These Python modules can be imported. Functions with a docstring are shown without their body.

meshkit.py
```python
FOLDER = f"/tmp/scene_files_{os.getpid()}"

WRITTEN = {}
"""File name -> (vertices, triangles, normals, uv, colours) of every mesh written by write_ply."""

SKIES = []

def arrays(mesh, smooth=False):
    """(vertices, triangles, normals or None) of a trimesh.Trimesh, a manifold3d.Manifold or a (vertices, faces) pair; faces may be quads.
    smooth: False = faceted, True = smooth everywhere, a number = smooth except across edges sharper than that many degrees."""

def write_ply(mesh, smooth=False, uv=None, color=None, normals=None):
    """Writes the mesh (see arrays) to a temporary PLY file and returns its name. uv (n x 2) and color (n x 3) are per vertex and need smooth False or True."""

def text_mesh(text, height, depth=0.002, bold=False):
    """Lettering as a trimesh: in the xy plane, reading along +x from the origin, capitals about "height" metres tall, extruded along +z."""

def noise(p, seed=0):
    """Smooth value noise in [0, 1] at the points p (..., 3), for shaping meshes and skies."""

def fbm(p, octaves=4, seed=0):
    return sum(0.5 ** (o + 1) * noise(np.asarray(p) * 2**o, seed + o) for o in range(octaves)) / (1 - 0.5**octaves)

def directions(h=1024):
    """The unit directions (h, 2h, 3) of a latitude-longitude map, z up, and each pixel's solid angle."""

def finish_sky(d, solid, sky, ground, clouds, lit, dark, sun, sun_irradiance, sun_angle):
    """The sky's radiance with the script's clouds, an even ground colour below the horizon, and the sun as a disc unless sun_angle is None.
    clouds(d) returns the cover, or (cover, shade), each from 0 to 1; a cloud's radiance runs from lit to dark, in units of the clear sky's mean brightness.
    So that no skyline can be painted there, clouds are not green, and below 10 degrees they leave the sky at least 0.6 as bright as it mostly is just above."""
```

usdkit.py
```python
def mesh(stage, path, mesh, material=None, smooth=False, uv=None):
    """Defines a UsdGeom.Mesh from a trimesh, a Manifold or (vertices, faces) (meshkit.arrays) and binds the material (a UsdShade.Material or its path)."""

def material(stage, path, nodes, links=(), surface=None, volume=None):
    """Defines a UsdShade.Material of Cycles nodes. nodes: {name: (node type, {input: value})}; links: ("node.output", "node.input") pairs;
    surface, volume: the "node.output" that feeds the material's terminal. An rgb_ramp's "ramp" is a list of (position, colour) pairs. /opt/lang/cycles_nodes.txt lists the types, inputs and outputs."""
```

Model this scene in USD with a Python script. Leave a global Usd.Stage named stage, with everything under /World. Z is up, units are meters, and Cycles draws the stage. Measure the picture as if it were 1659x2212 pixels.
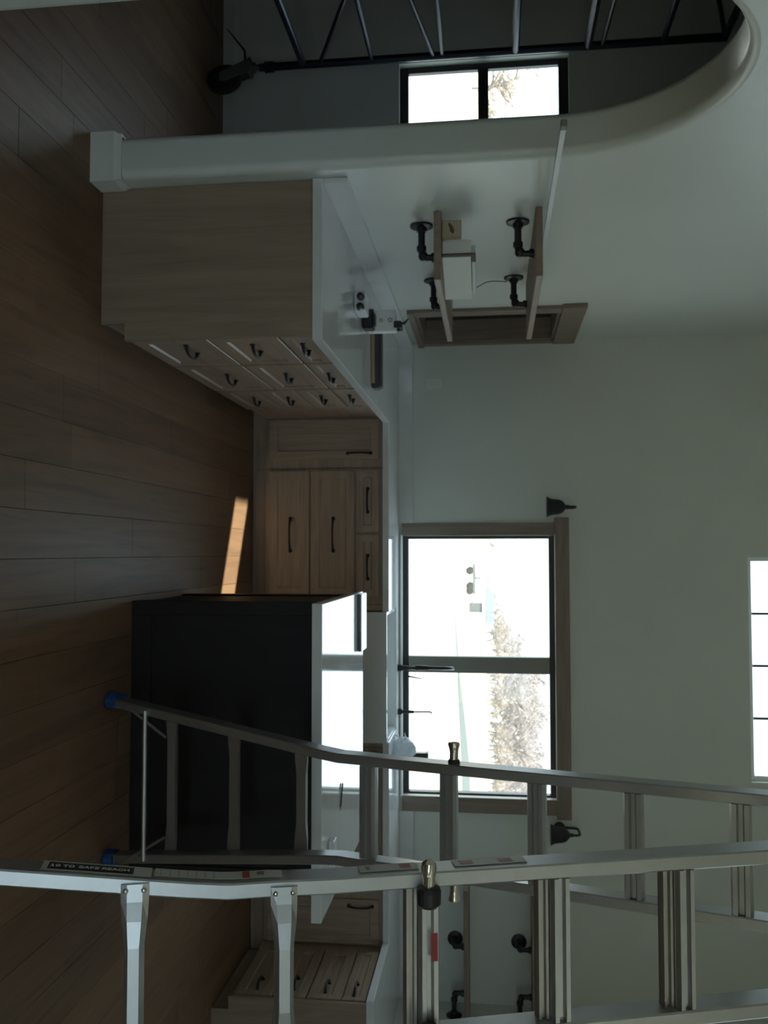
import math, random
import numpy as np, trimesh, manifold3d, usdkit, meshkit
from shapely.geometry import Polygon, box as sbox
from pxr import Usd, UsdGeom, UsdLux, UsdShade, Gf, Sdf

PI = math.pi
stage = Usd.Stage.CreateInMemory()
UsdGeom.SetStageUpAxis(stage, UsdGeom.Tokens.z)
UsdGeom.SetStageMetersPerUnit(stage, 1.0)
UsdGeom.Xform.Define(stage, '/World')
UsdGeom.Scope.Define(stage, '/World/Looks')

# ------------------------------------------------------------------ camera (the photo is taken with the phone turned on its side)
F_PX, PITCH, YAW, ROLL, EYE = 1950.0, .120, -.045, .006, 1.576
def to_world(X, U, d):
    cr, sr, cp, sp, cy, sy = math.cos(ROLL), math.sin(ROLL), math.cos(PITCH), math.sin(PITCH), math.cos(YAW), math.sin(YAW)
    xr, up = X * cr + U * sr, -X * sr + U * cr
    yf, z = d * cp + up * sp, -d * sp + up * cp
    return np.array([xr * cy + yf * sy, -xr * sy + yf * cy, z])
R_, U_, F_ = to_world(1, 0, 0), to_world(0, 1, 0), to_world(0, 0, 1)
cam = UsdGeom.Camera.Define(stage, '/World/Camera')
M4 = Gf.Matrix4d(*[float(a) for a in (*U_, 0, *(-R_), 0, *(-F_), 0, 0, 0, EYE, 1)])
cam.AddTransformOp().Set(M4)
cam.CreateFocalLengthAttr(35.0)
cam.CreateHorizontalApertureAttr(35.0 * 1659 / F_PX)
cam.CreateVerticalApertureAttr(35.0 * 2212 / F_PX)
cam.CreateClippingRangeAttr(Gf.Vec2f(0.05, 2000))
cam.CreateFStopAttr(19.0)
cam.CreateFocusDistanceAttr(1.0)
cam.CreateExposureAttr(0.0)

# ------------------------------------------------------------------ sky and sun
dome = UsdLux.DomeLight.Define(stage, '/World/Sky')
dome.CreateIntensityAttr(1.45)
dome.CreateColorAttr(Gf.Vec3f(.72, .87, 1.0))
SUN_EL, SUN_X, SUN_Y = math.radians(42), -.894, .447
sd = np.array([SUN_X * math.cos(SUN_EL), SUN_Y * math.cos(SUN_EL), -math.sin(SUN_EL)])
sun = UsdLux.DistantLight.Define(stage, '/World/Sun')
sun.CreateIntensityAttr(5.5)
sun.CreateNormalizeAttr(True)
sun.CreateAngleAttr(.53)
sun.CreateColorAttr(Gf.Vec3f(1.0, .9, .72))
zc = -sd; xc_ = np.cross([0, 0, 1.], zc); xc_ /= np.linalg.norm(xc_); yc_ = np.cross(zc, xc_)
sun.AddTransformOp().Set(Gf.Matrix4d(*[float(a) for a in (*xc_, 0, *yc_, 0, *zc, 0, 4, -6, 12, 1)]))

# ------------------------------------------------------------------ helpers: prims
LOC, COUNT = {}, {}
def numbered(path):
    n = COUNT.get(path, 0); COUNT[path] = n + 1
    return path if n == 0 else f'{path}_{n:03d}'
def setd(prim, **kw):
    for k, v in kw.items():
        if v: prim.SetCustomDataByKey(k, v)
def thing(name, label=None, cat=None, loc=(0, 0, 0), group=None, kind=None):
    p = numbered('/World/' + name)
    x = UsdGeom.Xform.Define(stage, p); x.AddTranslateOp().Set(Gf.Vec3d(*map(float, loc)))
    LOC[p] = np.array(loc, float)
    setd(x.GetPrim(), label=label, category=cat, group=group, kind=kind)
    return p
def part(parent, name, mesh, mat, label=None, smooth=False, kind=None):
    """One Mesh under parent (a path); the mesh is given in world coordinates."""
    p = numbered(parent + '/' + name)
    top = '/'.join(p.split('/')[:3])
    v, f = verts(mesh)
    m = usdkit.mesh(stage, p, (v - LOC[top], f), MAT[mat], smooth=smooth)
    setd(m.GetPrim(), label=label, kind=kind)
    return p
def verts(mesh):
    if hasattr(mesh, 'to_mesh'):
        m = mesh.to_mesh(); return np.asarray(m.vert_properties[:, :3], float), np.asarray(m.tri_verts)
    if isinstance(mesh, tuple): return np.asarray(mesh[0], float), np.asarray(mesh[1])
    return np.asarray(mesh.vertices, float), np.asarray(mesh.faces)
def struct(name, label=None, loc=(0, 0, 0)):
    return thing(name, label, None, loc, kind='structure')
def solo(name, mesh, mat, label, cat=None, group=None, kind=None, smooth=False):
    p = numbered('/World/' + name)
    v, f = verts(mesh)
    c = np.array([(v[:, 0].min() + v[:, 0].max()) / 2, (v[:, 1].min() + v[:, 1].max()) / 2, v[:, 2].min()])
    m = usdkit.mesh(stage, p, (v - c, f), MAT[mat], smooth=smooth)
    m.AddTranslateOp().Set(Gf.Vec3d(*map(float, c)))
    LOC[p] = c
    setd(m.GetPrim(), label=label, category=cat, group=group, kind=kind)
    return p

# ------------------------------------------------------------------ helpers: meshes
def hull(pts): return trimesh.convex.convex_hull(np.asarray(pts, float))
def bx(x0, x1, y0, y1, z0, z1, r=.0015):
    """A box with chamfered edges."""
    x0, x1 = sorted((x0, x1)); y0, y1 = sorted((y0, y1)); z0, z1 = sorted((z0, z1))
    r = min(r, .45 * min(x1 - x0, y1 - y0, z1 - z0))
    if r < 2e-4:
        b = trimesh.creation.box([x1 - x0, y1 - y0, z1 - z0]); b.apply_translation([(x0 + x1) / 2, (y0 + y1) / 2, (z0 + z1) / 2]); return b
    P = []
    for sx, X in ((1, x0), (-1, x1)):
        for sy, Y in ((1, y0), (-1, y1)):
            for sz, Z in ((1, z0), (-1, z1)):
                P += [(X, Y + sy * r, Z + sz * r), (X + sx * r, Y, Z + sz * r), (X + sx * r, Y + sy * r, Z)]
    return hull(P)
def cat(ms): return trimesh.util.concatenate([trimesh.Trimesh(*verts(m), process=False) for m in ms])
def mbox(x0, x1, y0, y1, z0, z1):
    return manifold3d.Manifold.cube([x1 - x0, y1 - y0, z1 - z0]).translate([x0, y0, z0])
def loft(loops, caps=True):
    L = np.asarray(loops, float); n, m = L.shape[:2]
    v = L.reshape(-1, 3); f = []
    for i in range(n - 1):
        for j in range(m):
            a, b = i * m + j, i * m + (j + 1) % m
            f += [(a, b, b + m), (a, b + m, a + m)]
    if caps:
        v = np.vstack([v, L[0].mean(0), L[-1].mean(0)]); c0, c1 = n * m, n * m + 1
        for j in range(m):
            f.append((c0, (j + 1) % m, j)); f.append((c1, (n - 1) * m + j, (n - 1) * m + (j + 1) % m))
    t = trimesh.Trimesh(v, f, process=False)
    if t.volume < 0: t.invert()
    return t
def tube(path, r, n=10, caps=True):
    P = np.asarray(path, float); r = np.broadcast_to(np.asarray(r, float), (len(P),))
    T = np.gradient(P, axis=0); T /= np.linalg.norm(T, axis=1, keepdims=True) + 1e-12
    a = np.array([0, 0, 1.]) if abs(T[0][2]) < .9 else np.array([1., 0, 0])
    N = np.cross(T[0], a); N /= np.linalg.norm(N); loops = []
    for i in range(len(P)):
        N = N - T[i] * (N @ T[i]); N /= np.linalg.norm(N); B = np.cross(T[i], N)
        th = np.linspace(0, 2 * PI, n, endpoint=False)
        loops.append(P[i] + r[i] * (np.cos(th)[:, None] * N + np.sin(th)[:, None] * B))
    return loft(loops, caps)
def bend(pts, rad, n=6):
    """A polyline with rounded corners."""
    P = [np.asarray(p, float) for p in pts]; out = [P[0]]
    for i in range(1, len(P) - 1):
        a, b, c = P[i - 1], P[i], P[i + 1]
        d0, d1 = (a - b), (c - b); l0, l1 = np.linalg.norm(d0), np.linalg.norm(d1)
        k = min(rad, .48 * l0, .48 * l1); s, e = b + d0 / l0 * k, b + d1 / l1 * k
        for t in np.linspace(0, 1, n): out.append((1 - t) ** 2 * s + 2 * t * (1 - t) * b + t * t * e)
    return np.array(out + [P[-1]])
def lathe(profile, axis_from, axis_dir, n=24):
    """profile: (radius, distance along the axis)."""
    d = np.asarray(axis_dir, float); d /= np.linalg.norm(d)
    a = np.array([0, 0, 1.]) if abs(d[2]) < .9 else np.array([1., 0, 0])
    N = np.cross(d, a); N /= np.linalg.norm(N); B = np.cross(d, N); th = np.linspace(0, 2 * PI, n, endpoint=False)
    return loft([np.asarray(axis_from) + d * s + max(r, 1e-4) * (np.cos(th)[:, None] * N + np.sin(th)[:, None] * B) for r, s in profile])
def ball(c, r, s=(1, 1, 1), sub=2):
    m = trimesh.creation.icosphere(sub, 1.0); m.apply_scale(np.asarray(s) * r); m.apply_translation(c); return m
def extr_x(poly, x0, x1):
    """A shapely polygon in (y, z) extruded from x0 to x1."""
    m = trimesh.creation.extrude_polygon(poly, x1 - x0, engine='earcut')
    v = m.vertices; m.vertices = np.column_stack([v[:, 2] + x0, v[:, 0], v[:, 1]]); return m
def extr_y(poly, y0, y1):
    """A shapely polygon in (x, z) extruded from y0 to y1."""
    m = trimesh.creation.extrude_polygon(poly, y1 - y0, engine='earcut')
    v = m.vertices; m.vertices = np.column_stack([v[:, 0], y1 - v[:, 2], v[:, 1]]); return m

# ------------------------------------------------------------------ materials
MAT = {}
def mat(name, color, rough=.5, metallic=0., spec=.5, noise=None, bump=None, grain=None, vary=None, coat=0.):
    """noise: (scale, amount of lightness change); grain: (axis, scale across, second colour); vary: lightness range from object to object."""
    n = {'p': ('principled_bsdf', {'base_color': color, 'roughness': rough, 'metallic': metallic, 'specular_ior_level': spec, 'coat_weight': coat, 'coat_roughness': .12})}
    l = []
    col = None
    if noise or bump or grain:
        n['tc'] = ('texture_coordinate', {})
    if grain:
        ax, sc, c2 = grain
        s = [sc, sc, sc]; s['xyz'.index(ax)] = sc * .06
        n['gm'] = ('mapping', {'mapping_type': 'point', 'scale': s}); l.append(('geo.position', 'gm.vector')); n['geo'] = ('geometry', {})
        n['gn'] = ('noise_texture', {'scale': 1.0, 'detail': 6.0, 'roughness': .65, 'distortion': 1.2}); l.append(('gm.vector', 'gn.vector'))
        n['gr'] = ('rgb_ramp', {'ramp': [(.28, c2), (.5, color), (.74, tuple(min(1, 1.22 * c) for c in color))]}); l.append(('gn.fac', 'gr.fac'))
        col = 'gr.color'
    if noise:
        sc, am = noise
        n['nz'] = ('noise_texture', {'scale': sc, 'detail': 5.0, 'roughness': .6}); l.append(('tc.object', 'nz.vector'))
        n['nr'] = ('map_range', {'from_min': .25, 'from_max': .75, 'to_min': 1 - am, 'to_max': 1 + am}); l.append(('nz.fac', 'nr.value'))
        n['nm'] = ('mix', {'mix_type': 'multiply', 'fac': 1.0, 'color1': color}); l.append(('nr.result', 'nm.color2'))
        if col: l.append((col, 'nm.color1'))
        col = 'nm.color'
    if vary:
        n['oi'] = ('object_info', {}); n['vr'] = ('map_range', {'from_min': 0., 'from_max': 1., 'to_min': 1 - vary, 'to_max': 1 + vary}); l.append(('oi.random', 'vr.value'))
        n['vm'] = ('mix', {'mix_type': 'multiply', 'fac': 1.0, 'color1': color}); l.append(('vr.result', 'vm.color2'))
        if col: l.append((col, 'vm.color1'))
        col = 'vm.color'
    if col: l.append((col, 'p.base_color'))
    if bump:
        sc, st = bump
        n['bn'] = ('noise_texture', {'scale': sc, 'detail': 3.0}); l.append(('tc.object', 'bn.vector'))
        n['bp'] = ('bump', {'strength': st, 'distance': .01}); l += [('bn.fac', 'bp.height'), ('bp.normal', 'p.normal')]
    MAT[name] = usdkit.material(stage, '/World/Looks/' + name, n, l, surface='p.BSDF')
mat('wall_paint', (.66, .69, .655), .36, bump=(60, .06), noise=(1.3, .03))
mat('white_trim', (.74, .76, .73), .38)
mat('casing_wood', (.24, .19, .155), .5, grain=('z', 26, (.18, .14, .11)))
mat('casing_wood_x', (.24, .19, .155), .5, grain=('x', 26, (.18, .14, .11)))
mat('oak', (.35, .265, .20), .45, grain=('z', 22, (.26, .19, .138)))
mat('oak_x', (.35, .265, .20), .45, grain=('x', 22, (.26, .19, .138)))
mat('oak_y', (.35, .265, .20), .34, grain=('y', 22, (.26, .19, .138)))
mat('oak_panel', (.30, .225, .165), .5, spec=.3, grain=('z', 18, (.245, .18, .13)))
mat('dark_stain', (.014, .010, .010), .5, spec=.25, grain=('z', 20, (.012, .009, .009)))
mat('quartz', (.70, .71, .71), .07, noise=(9, .04))
mat('floor_oak', (.19, .115, .07), .46, spec=.3, grain=('y', 16, (.125, .082, .055)), vary=.13)
mat('subfloor', (.10, .08, .06), .8)
mat('black_metal', (.018, .018, .022), .42, metallic=.3)
mat('black_frame', (.025, .024, .026), .45)
mat('aluminium', (.50, .51, .515), .38, metallic=.9, noise=(30, .05))
mat('aluminium_dull', (.44, .425, .40), .42, metallic=.85, noise=(25, .06))
mat('chrome', (.72, .68, .6), .14, metallic=1.)
mat('black_plastic', (.02, .02, .022), .35)
mat('blue_rubber', (.012, .06, .20), .55)
mat('blue_steel', (.014, .018, .035), .38, metallic=.5)
mat('rubber', (.015, .014, .014), .7)
mat('wheel_hub', (.09, .09, .09), .5)
mat('white_ceramic', (.70, .72, .72), .12)
mat('white_plastic', (.72, .74, .75), .3)
mat('white_card', (.82, .82, .79), .6, noise=(20, .03))
mat('beige_block', (.42, .36, .25), .6, noise=(25, .08))
mat('brown_print', (.10, .05, .03), .6)
mat('dark_wood', (.09, .06, .05), .5, grain=('z', 20, (.06, .04, .035)))
mat('tan_wood', (.36, .27, .17), .5, grain=('x', 20, (.28, .2, .13)))
mat('grey_case', (.06, .06, .065), .45)
mat('paper_label', (.52, .52, .48), .5)
mat('label_black', (.02, .02, .025), .45)
mat('label_red', (.30, .03, .03), .45)
mat('label_grey', (.2, .2, .18), .5)
mat('label_white', (.75, .75, .72), .5)
mat('shelf_brown', (.26, .19, .15), .5, grain=('y', 24, (.18, .13, .10)))
mat('shelf_brown_x', (.26, .19, .15), .5, grain=('x', 24, (.18, .13, .10)))
mat('ceiling_paint', (.76, .77, .75), .7)
mat('yard', (.46, .45, .42), .9, noise=(.4, .08))
mat('field', (.255, .23, .14), .9, noise=(.12, .18))
mat('road', (.045, .055, .05), .9)
mat('mullion', (.27, .26, .225), .5)
mat('bark', (.26, .232, .235), .9, noise=(14, .2))
mat('bark_tan', (.26, .225, .20), .9, noise=(14, .2))
mat('shed_wall', (.72, .72, .70), .7)
mat('shed_roof', (.085, .09, .10), .6)
mat('exterior', (.55, .55, .52), .7)
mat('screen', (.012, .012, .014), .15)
mat('cord', (.22, .22, .21), .5)
MAT['glass'] = usdkit.material(stage, '/World/Looks/glass', {
    't': ('transparent_bsdf', {'color': (.93, .96, .95)}), 'g': ('glossy_bsdf', {'color': (1, 1, 1), 'roughness': .01}),
    'f': ('fresnel', {'IOR': 1.45}), 'geo': ('geometry', {}), 'k': ('math', {'math_type': 'subtract', 'value1': 1.0}), 'x': ('math', {'math_type': 'multiply'}), 'm': ('mix_closure', {})},
    [('geo.backfacing', 'k.value2'), ('k.value', 'x.value1'), ('f.fac', 'x.value2'), ('x.value', 'm.fac'), ('t.BSDF', 'm.closure1'), ('g.BSDF', 'm.closure2')], surface='m.closure')
MAT['milky'] = usdkit.material(stage, '/World/Looks/milky', {
    'p': ('principled_bsdf', {'base_color': (.75, .78, .80), 'roughness': .3}), 't': ('translucent_bsdf', {'color': (.7, .74, .78)}), 'm': ('mix_closure', {'fac': .45})},
    [('p.BSDF', 'm.closure1'), ('t.BSDF', 'm.closure2')], surface='m.closure')

# ------------------------------------------------------------------ measures
XL, TL, XR = -1.483, .167, 3.09          # kitchen face of the left wall, its thickness, right wall
YB, YF = 6.367, -3.0                     # back wall, wall behind the camera
YD, XD = 5.106, -6.0                     # the den beyond the arch: its back wall and its far wall
ZC = 4.35                                # ceiling
XC, YC = -.836, 5.733                    # edges of the left and back worktops
YP = 3.458                               # end of the left worktop
XRC, YRE = 2.445, 4.984                  # edge and end of the right worktop
ZT, ZU = .915, .875                      # worktop top and underside

# ================================================================== SHELL
def wall(name, label, x0, x1, y0, y1, holes=(), z0=-.3, z1=ZC):
    m = mbox(x0, x1, y0, y1, z0, z1)
    for h in holes: m = m - mbox(*h)
    p = struct(name, label, ((x0 + x1) / 2, (y0 + y1) / 2, 0))
    part(p, 'plaster', m, 'wall_paint')
    return p
W1 = (-.117, 1.695, .922, 2.0)           # kitchen window opening: x0 x1 z0 z1
W3 = (.03, 1.54, 3.285, 4.1)             # clerestory in the back wall
W4 = (3.635, 3.985, 2.62, 3.585)          # clerestory slot in the right wall: y0 y1 z0 z1
WD = (-2.84, -1.9, 1.05, 2.02)           # den window
WR = (-2.4, -1.1, .25, 2.3)
W7 = (-2.2, -.1, 3.2, 4.12)             # shaded clerestory in the right wall, behind the camera: y0 y1 z0 z1               # glazed wall on the right, behind the camera: y0 y1 z0 z1
WF = (-.4, 2.7, .9, 2.25)              # glazed doors behind the camera: x0 x1 z0 z1
wall('wall_back', 'light painted kitchen wall around the sink window', XL - TL, XR + .15, YB, YB + .16,
     [(W1[0], W1[1], YB - 1, YB + 1, W1[2], W1[3]), (W3[0], W3[1], YB - 1, YB + 1, W3[2], W3[3])])
wall('wall_right', 'light painted wall right of the sink', XR, XR + .15, YF - .15, YB,
     [(XR - 1, XR + 1, W4[0], W4[1], W4[2], W4[3]), (XR - 1, XR + 1, WR[0], WR[1], WR[2], WR[3]), (XR - 1, XR + 1, W7[0], W7[1], W7[2], W7[3])])
wall('wall_rear', 'light painted wall behind the camera', XD - .15, XR, YF - .15, YF, [(WF[0], WF[1], YF - 1, YF + 1, WF[2], WF[3])])
wall('wall_den_back', 'dim painted wall seen through the arch', XD - .15, XL - TL, YD, YD + .15, [(WD[0], WD[1], YD - 1, YD + 1, WD[2], WD[3])])
wall('wall_den_side', 'far wall of the room beyond the arch', XD - .15, XD, YF, YD)
# left wall with the plaster arch (rounded edges) and the wood-lined niche
AY0, AY1, AR = 2.29, 3.362, .034
def arch_line(off, n=40):
    c, r = (AY0 + AY1) / 2, (AY1 - AY0) / 2; zs = 1.81
    P = [(AY1, z) for z in np.linspace(-.3, zs, 8)] + [(c + r * math.cos(a), zs + r * math.sin(a)) for a in np.linspace(0, PI, n)[1:-1]] + [(AY0, z) for z in np.linspace(zs, -.3, 8)]
    N = [(1, 0)] * 8 + [(math.cos(a), math.sin(a)) for a in np.linspace(0, PI, n)[1:-1]] + [(-1, 0)] * 8
    return np.array(P) + off * np.array(N)
NI = (5.56, 6.30, 1.10, 2.0)             # niche in the left wall: y0 y1 z0 z1
cut = Polygon(arch_line(AR)).union(sbox(AY0 - AR, -.4, AY1 + AR, 0))
face = sbox(YF, -.3, YB, ZC).difference(cut)
g = max(face.geoms, key=lambda q: q.area) if hasattr(face, 'geoms') else face
rest = [q for q in getattr(face, 'geoms', [face])]
slabs = cat([extr_x(q, XL - TL, XL) for q in rest])
niche_cut = mbox(XL - TL + .012, XL + .5, NI[0], NI[1], NI[2], NI[3])
mm = manifold3d.Manifold(manifold3d.Mesh(np.asarray(slabs.vertices, np.float32), np.asarray(slabs.faces, np.uint32)))
def as_manifold(t):
    t = trimesh.Trimesh(t.vertices, t.faces, process=True); t.merge_vertices()
    return manifold3d.Manifold(manifold3d.Mesh(np.asarray(t.vertices, np.float32), np.asarray(t.faces, np.uint32)))
body = sum((as_manifold(extr_x(q, XL - TL, XL)) for q in rest[1:]), as_manifold(extr_x(rest[0], XL - TL, XL))) - niche_cut
LW = struct('wall_left', 'light painted wall with a rounded plaster archway', (XL - TL / 2, 1.7, 0))
part(LW, 'plaster', body, 'wall_paint')
th = np.linspace(0, PI / 2, 6)
prof = [(XL - AR + AR * math.cos(a), AR * (1 - math.sin(a))) for a in th] + [(XL - TL + AR - AR * math.sin(a), AR * (1 - math.cos(a))) for a in th]
grid = np.array([[(x, y, z) for y, z in arch_line(d)] for x, d in prof])
q = loft(np.concatenate([grid], 0)[:, :, :], caps=False)
# loft closes each loop; drop the strip that joins the two feet
nP = grid.shape[1]; keep = [i for i, fc in enumerate(q.faces) if not ({fc[0] % nP, fc[1] % nP, fc[2] % nP} & {0} and {fc[0] % nP, fc[1] % nP, fc[2] % nP} & {nP - 1})]
rev = trimesh.Trimesh(q.vertices, q.faces[keep], process=False)
part(LW, 'arch_reveal', rev, 'wall_paint', smooth=50)
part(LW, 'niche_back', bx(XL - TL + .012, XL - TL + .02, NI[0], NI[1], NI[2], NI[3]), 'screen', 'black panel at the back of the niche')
T1 = struct('trim_1', 'brown wood casing and lining of the wall niche', (XL, 5.9, 1.1))
part(T1, 'lining', cat([bx(XL - TL + .02, XL + .004, NI[1] - .018, NI[1], NI[2], NI[3]), bx(XL - TL + .02, XL + .004, NI[0], NI[0] + .018, NI[2], NI[3]),
                        bx(XL - TL + .02, XL + .004, NI[0] + .018, NI[1] - .018, NI[3] - .018, NI[3]), bx(XL - TL + .02, XL + .004, NI[0] + .018, NI[1] - .018, NI[2], NI[2] + .018)]), 'casing_wood')
part(T1, 'side_casing', bx(XL, XL + .02, NI[0] - .11, NI[0], NI[2], NI[3]), 'casing_wood')
part(T1, 'side_casing', bx(XL, XL + .02, NI[1], YB - .002, NI[2], NI[3]), 'casing_wood')
part(T1, 'head_casing', bx(XL, XL + .026, NI[0] - .14, YB - .002, NI[3], NI[3] + .145), 'casing_wood')
part(T1, 'sill', bx(XL, XL + .03, NI[0] - .11, YB - .002, NI[2] - .04, NI[2]), 'casing_wood')
# ceiling
CE = struct('ceiling', 'white ceiling of the tall rooms', (-1.4, 1.7, ZC))
part(CE, 'plaster', mbox(XD - .15, XR + .15, YF - .15, YB + .16, ZC, ZC + .2), 'ceiling_paint')
# floor: planks run from the camera to the sink
FL = struct('floor', 'brown oak plank floor', (-1.4, 1.7, -.1))
part(FL, 'subfloor', mbox(XD, XR, YF, YB, -.12, -.0185), 'subfloor')
rng = random.Random(7)
PW, rows = .169, []
x = -.148 - 36 * PW
far = []
while x < XR - .001:
    x0, x1 = max(x, XD), min(x + PW, XR)
    if x1 - x0 > .01:
        y = 1.9 - rng.uniform(0, 1.6) if x0 > -4.2 else 3.0
        ymax = YB if x1 > XL - TL else YD
        while y < ymax - .01:
            ln = rng.uniform(1.1, 2.1); y1 = min(y + ln, ymax)
            if ymax - y1 < .25: y1 = ymax
            m = bx(x0 + .0005, x1 - .0005, y + .0005, y1 - .0005, -.0185, rng.uniform(-.0004, .0), .0010)
            (rows if x0 > -4.2 else far).append(m)
            y = y1
    x += PW
for m in rows: part(FL, 'plank', m, 'floor_oak')
if far: part(FL, 'far_plank', cat(far), 'floor_oak', kind='stuff')
part(FL, 'rear_plank', cat([bx(XD + i * PW + .0009, min(XD + (i + 1) * PW, XR) - .0009, YF, .3, -.0185, 0, .0014) for i in range(int((XR - XD) / PW) + 1) if min(XD + (i + 1) * PW, XR) - XD - i * PW > .01]), 'floor_oak', kind='stuff')
# baseboards
def base_prof(h=.125, t=.016):
    return [(0, 0), (t, 0), (t, h * .78), (t * .55, h * .9), (t * .45, h), (0, h)]
B1 = struct('baseboard_left', 'white baseboard wrapping the arch jamb', (XL, 3.36, 0))
t_ = .016
def bb(path_pts, h=.125, t=.016):
    """Baseboard swept along plan points; the profile stands to the right of the path."""
    P = np.array(path_pts, float); loops = []
    for i in range(len(P)):
        d0 = P[i] - P[i - 1] if i else P[1] - P[0]; d1 = P[i + 1] - P[i] if i < len(P) - 1 else d0
        d0 = d0 / np.linalg.norm(d0); d1 = d1 / np.linalg.norm(d1)
        n0, n1 = np.array([d0[1], -d0[0]]), np.array([d1[1], -d1[0]])
        nb = (n0 + n1); nb = nb / (1 + n0 @ n1)
        loops.append([(P[i][0] + nb[0] * a, P[i][1] + nb[1] * a, z) for a, z in base_prof(h, t)])
    return loft(loops)
part(B1, 'jamb_board', bb([(XL - TL, 4.0), (XL - TL, AY1), (XL, AY1), (XL, YP - .002)][::1]), 'white_trim')
B1b = struct('baseboard_left_near', 'white baseboard on the near pier of the arch', (XL, 1, 0))
part(B1b, 'board', bb([(XL, .3), (XL, AY0), (XL - TL, AY0), (XL - TL, 1.8)]), 'white_trim')
B2 = struct('baseboard_den', 'dark baseboard at the foot of the wall beyond the arch', (-3, YD, 0))
part(B2, 'board', bb([(XD, YD), (XL - TL, YD)], .09, .014), 'wall_paint')

# ================================================================== WINDOWS
def pane_y(x0, x1, y, z0, z1): return bx(x0, x1, y - .003, y + .003, z0, z1, 0)
win1 = struct('window_1', 'two-light kitchen window with black frame and brown casing above the sink', (.79, YB, .92))
fy0, fy1 = YB + .045, YB + .115
for n_, a in (('bottom_rail', (W1[0], W1[1], fy0, fy1, W1[2], .977)), ('top_rail', (W1[0], W1[1], fy0, fy1, 1.962, W1[3])),
              ('stile', (W1[0], -.094, fy0, fy1, .977, 1.962)), ('stile', (1.681, W1[1], fy0, fy1, .977, 1.962)), ('mullion', (.733, .848, fy0 - .008, fy1, .977, 1.962))):
    part(win1, n_, bx(*a, .004), 'mullion' if n_ == 'mullion' else 'black_frame')
part(win1, 'pane', pane_y(-.1, .74, fy1 - .03, .972, 1.966), 'glass')
part(win1, 'pane', pane_y(.84, 1.687, fy1 - .03, .972, 1.966), 'glass')
part(win1, 'side_casing', bx(-.205, W1[0], YB - .02, YB, .935, W1[3]), 'casing_wood')
part(win1, 'side_casing', bx(W1[1], 1.799, YB - .02, YB, .935, W1[3]), 'casing_wood')
part(win1, 'head_casing', bx(-.24, 1.824, YB - .028, YB, W1[3], 2.098, .003), 'casing_wood_x')
part(win1, 'sill', bx(W1[0] - .01, W1[1] + .01, YB - .03, YB + .05, W1[2], .937, .004), 'white_trim')
win2 = struct('window_2', 'hung window with black frame in the room beyond the arch', (-2.37, YD, 1.05))
dy0, dy1 = YD + .05, YD + .085
for n_, a in (('bottom_rail', (WD[0], WD[1], dy0, dy1, WD[2], 1.1)), ('top_rail', (WD[0], WD[1], dy0, dy1, 1.965, WD[3])), ('stile', (WD[0], WD[0] + .035, dy0, dy1, 1.1, 1.965)),
              ('stile', (WD[1] - .035, WD[1], dy0, dy1, 1.1, 1.965)), ('meeting_rail', (WD[0] + .035, WD[1] - .035, dy0 - .012, dy1, 1.505, 1.565))):
    part(win2, n_, bx(*a, .003), 'black_frame')
part(win2, 'pane', pane_y(WD[0] + .03, WD[1] - .03, dy0 + .012, 1.095, 1.51), 'glass')
part(win2, 'pane', pane_y(WD[0] + .03, WD[1] - .03, dy0 + .012, 1.56, 1.97), 'glass')
win3 = struct('window_3', 'high clerestory window above the sink wall with thin muntins', (.78, YB, 3.28))
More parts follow.
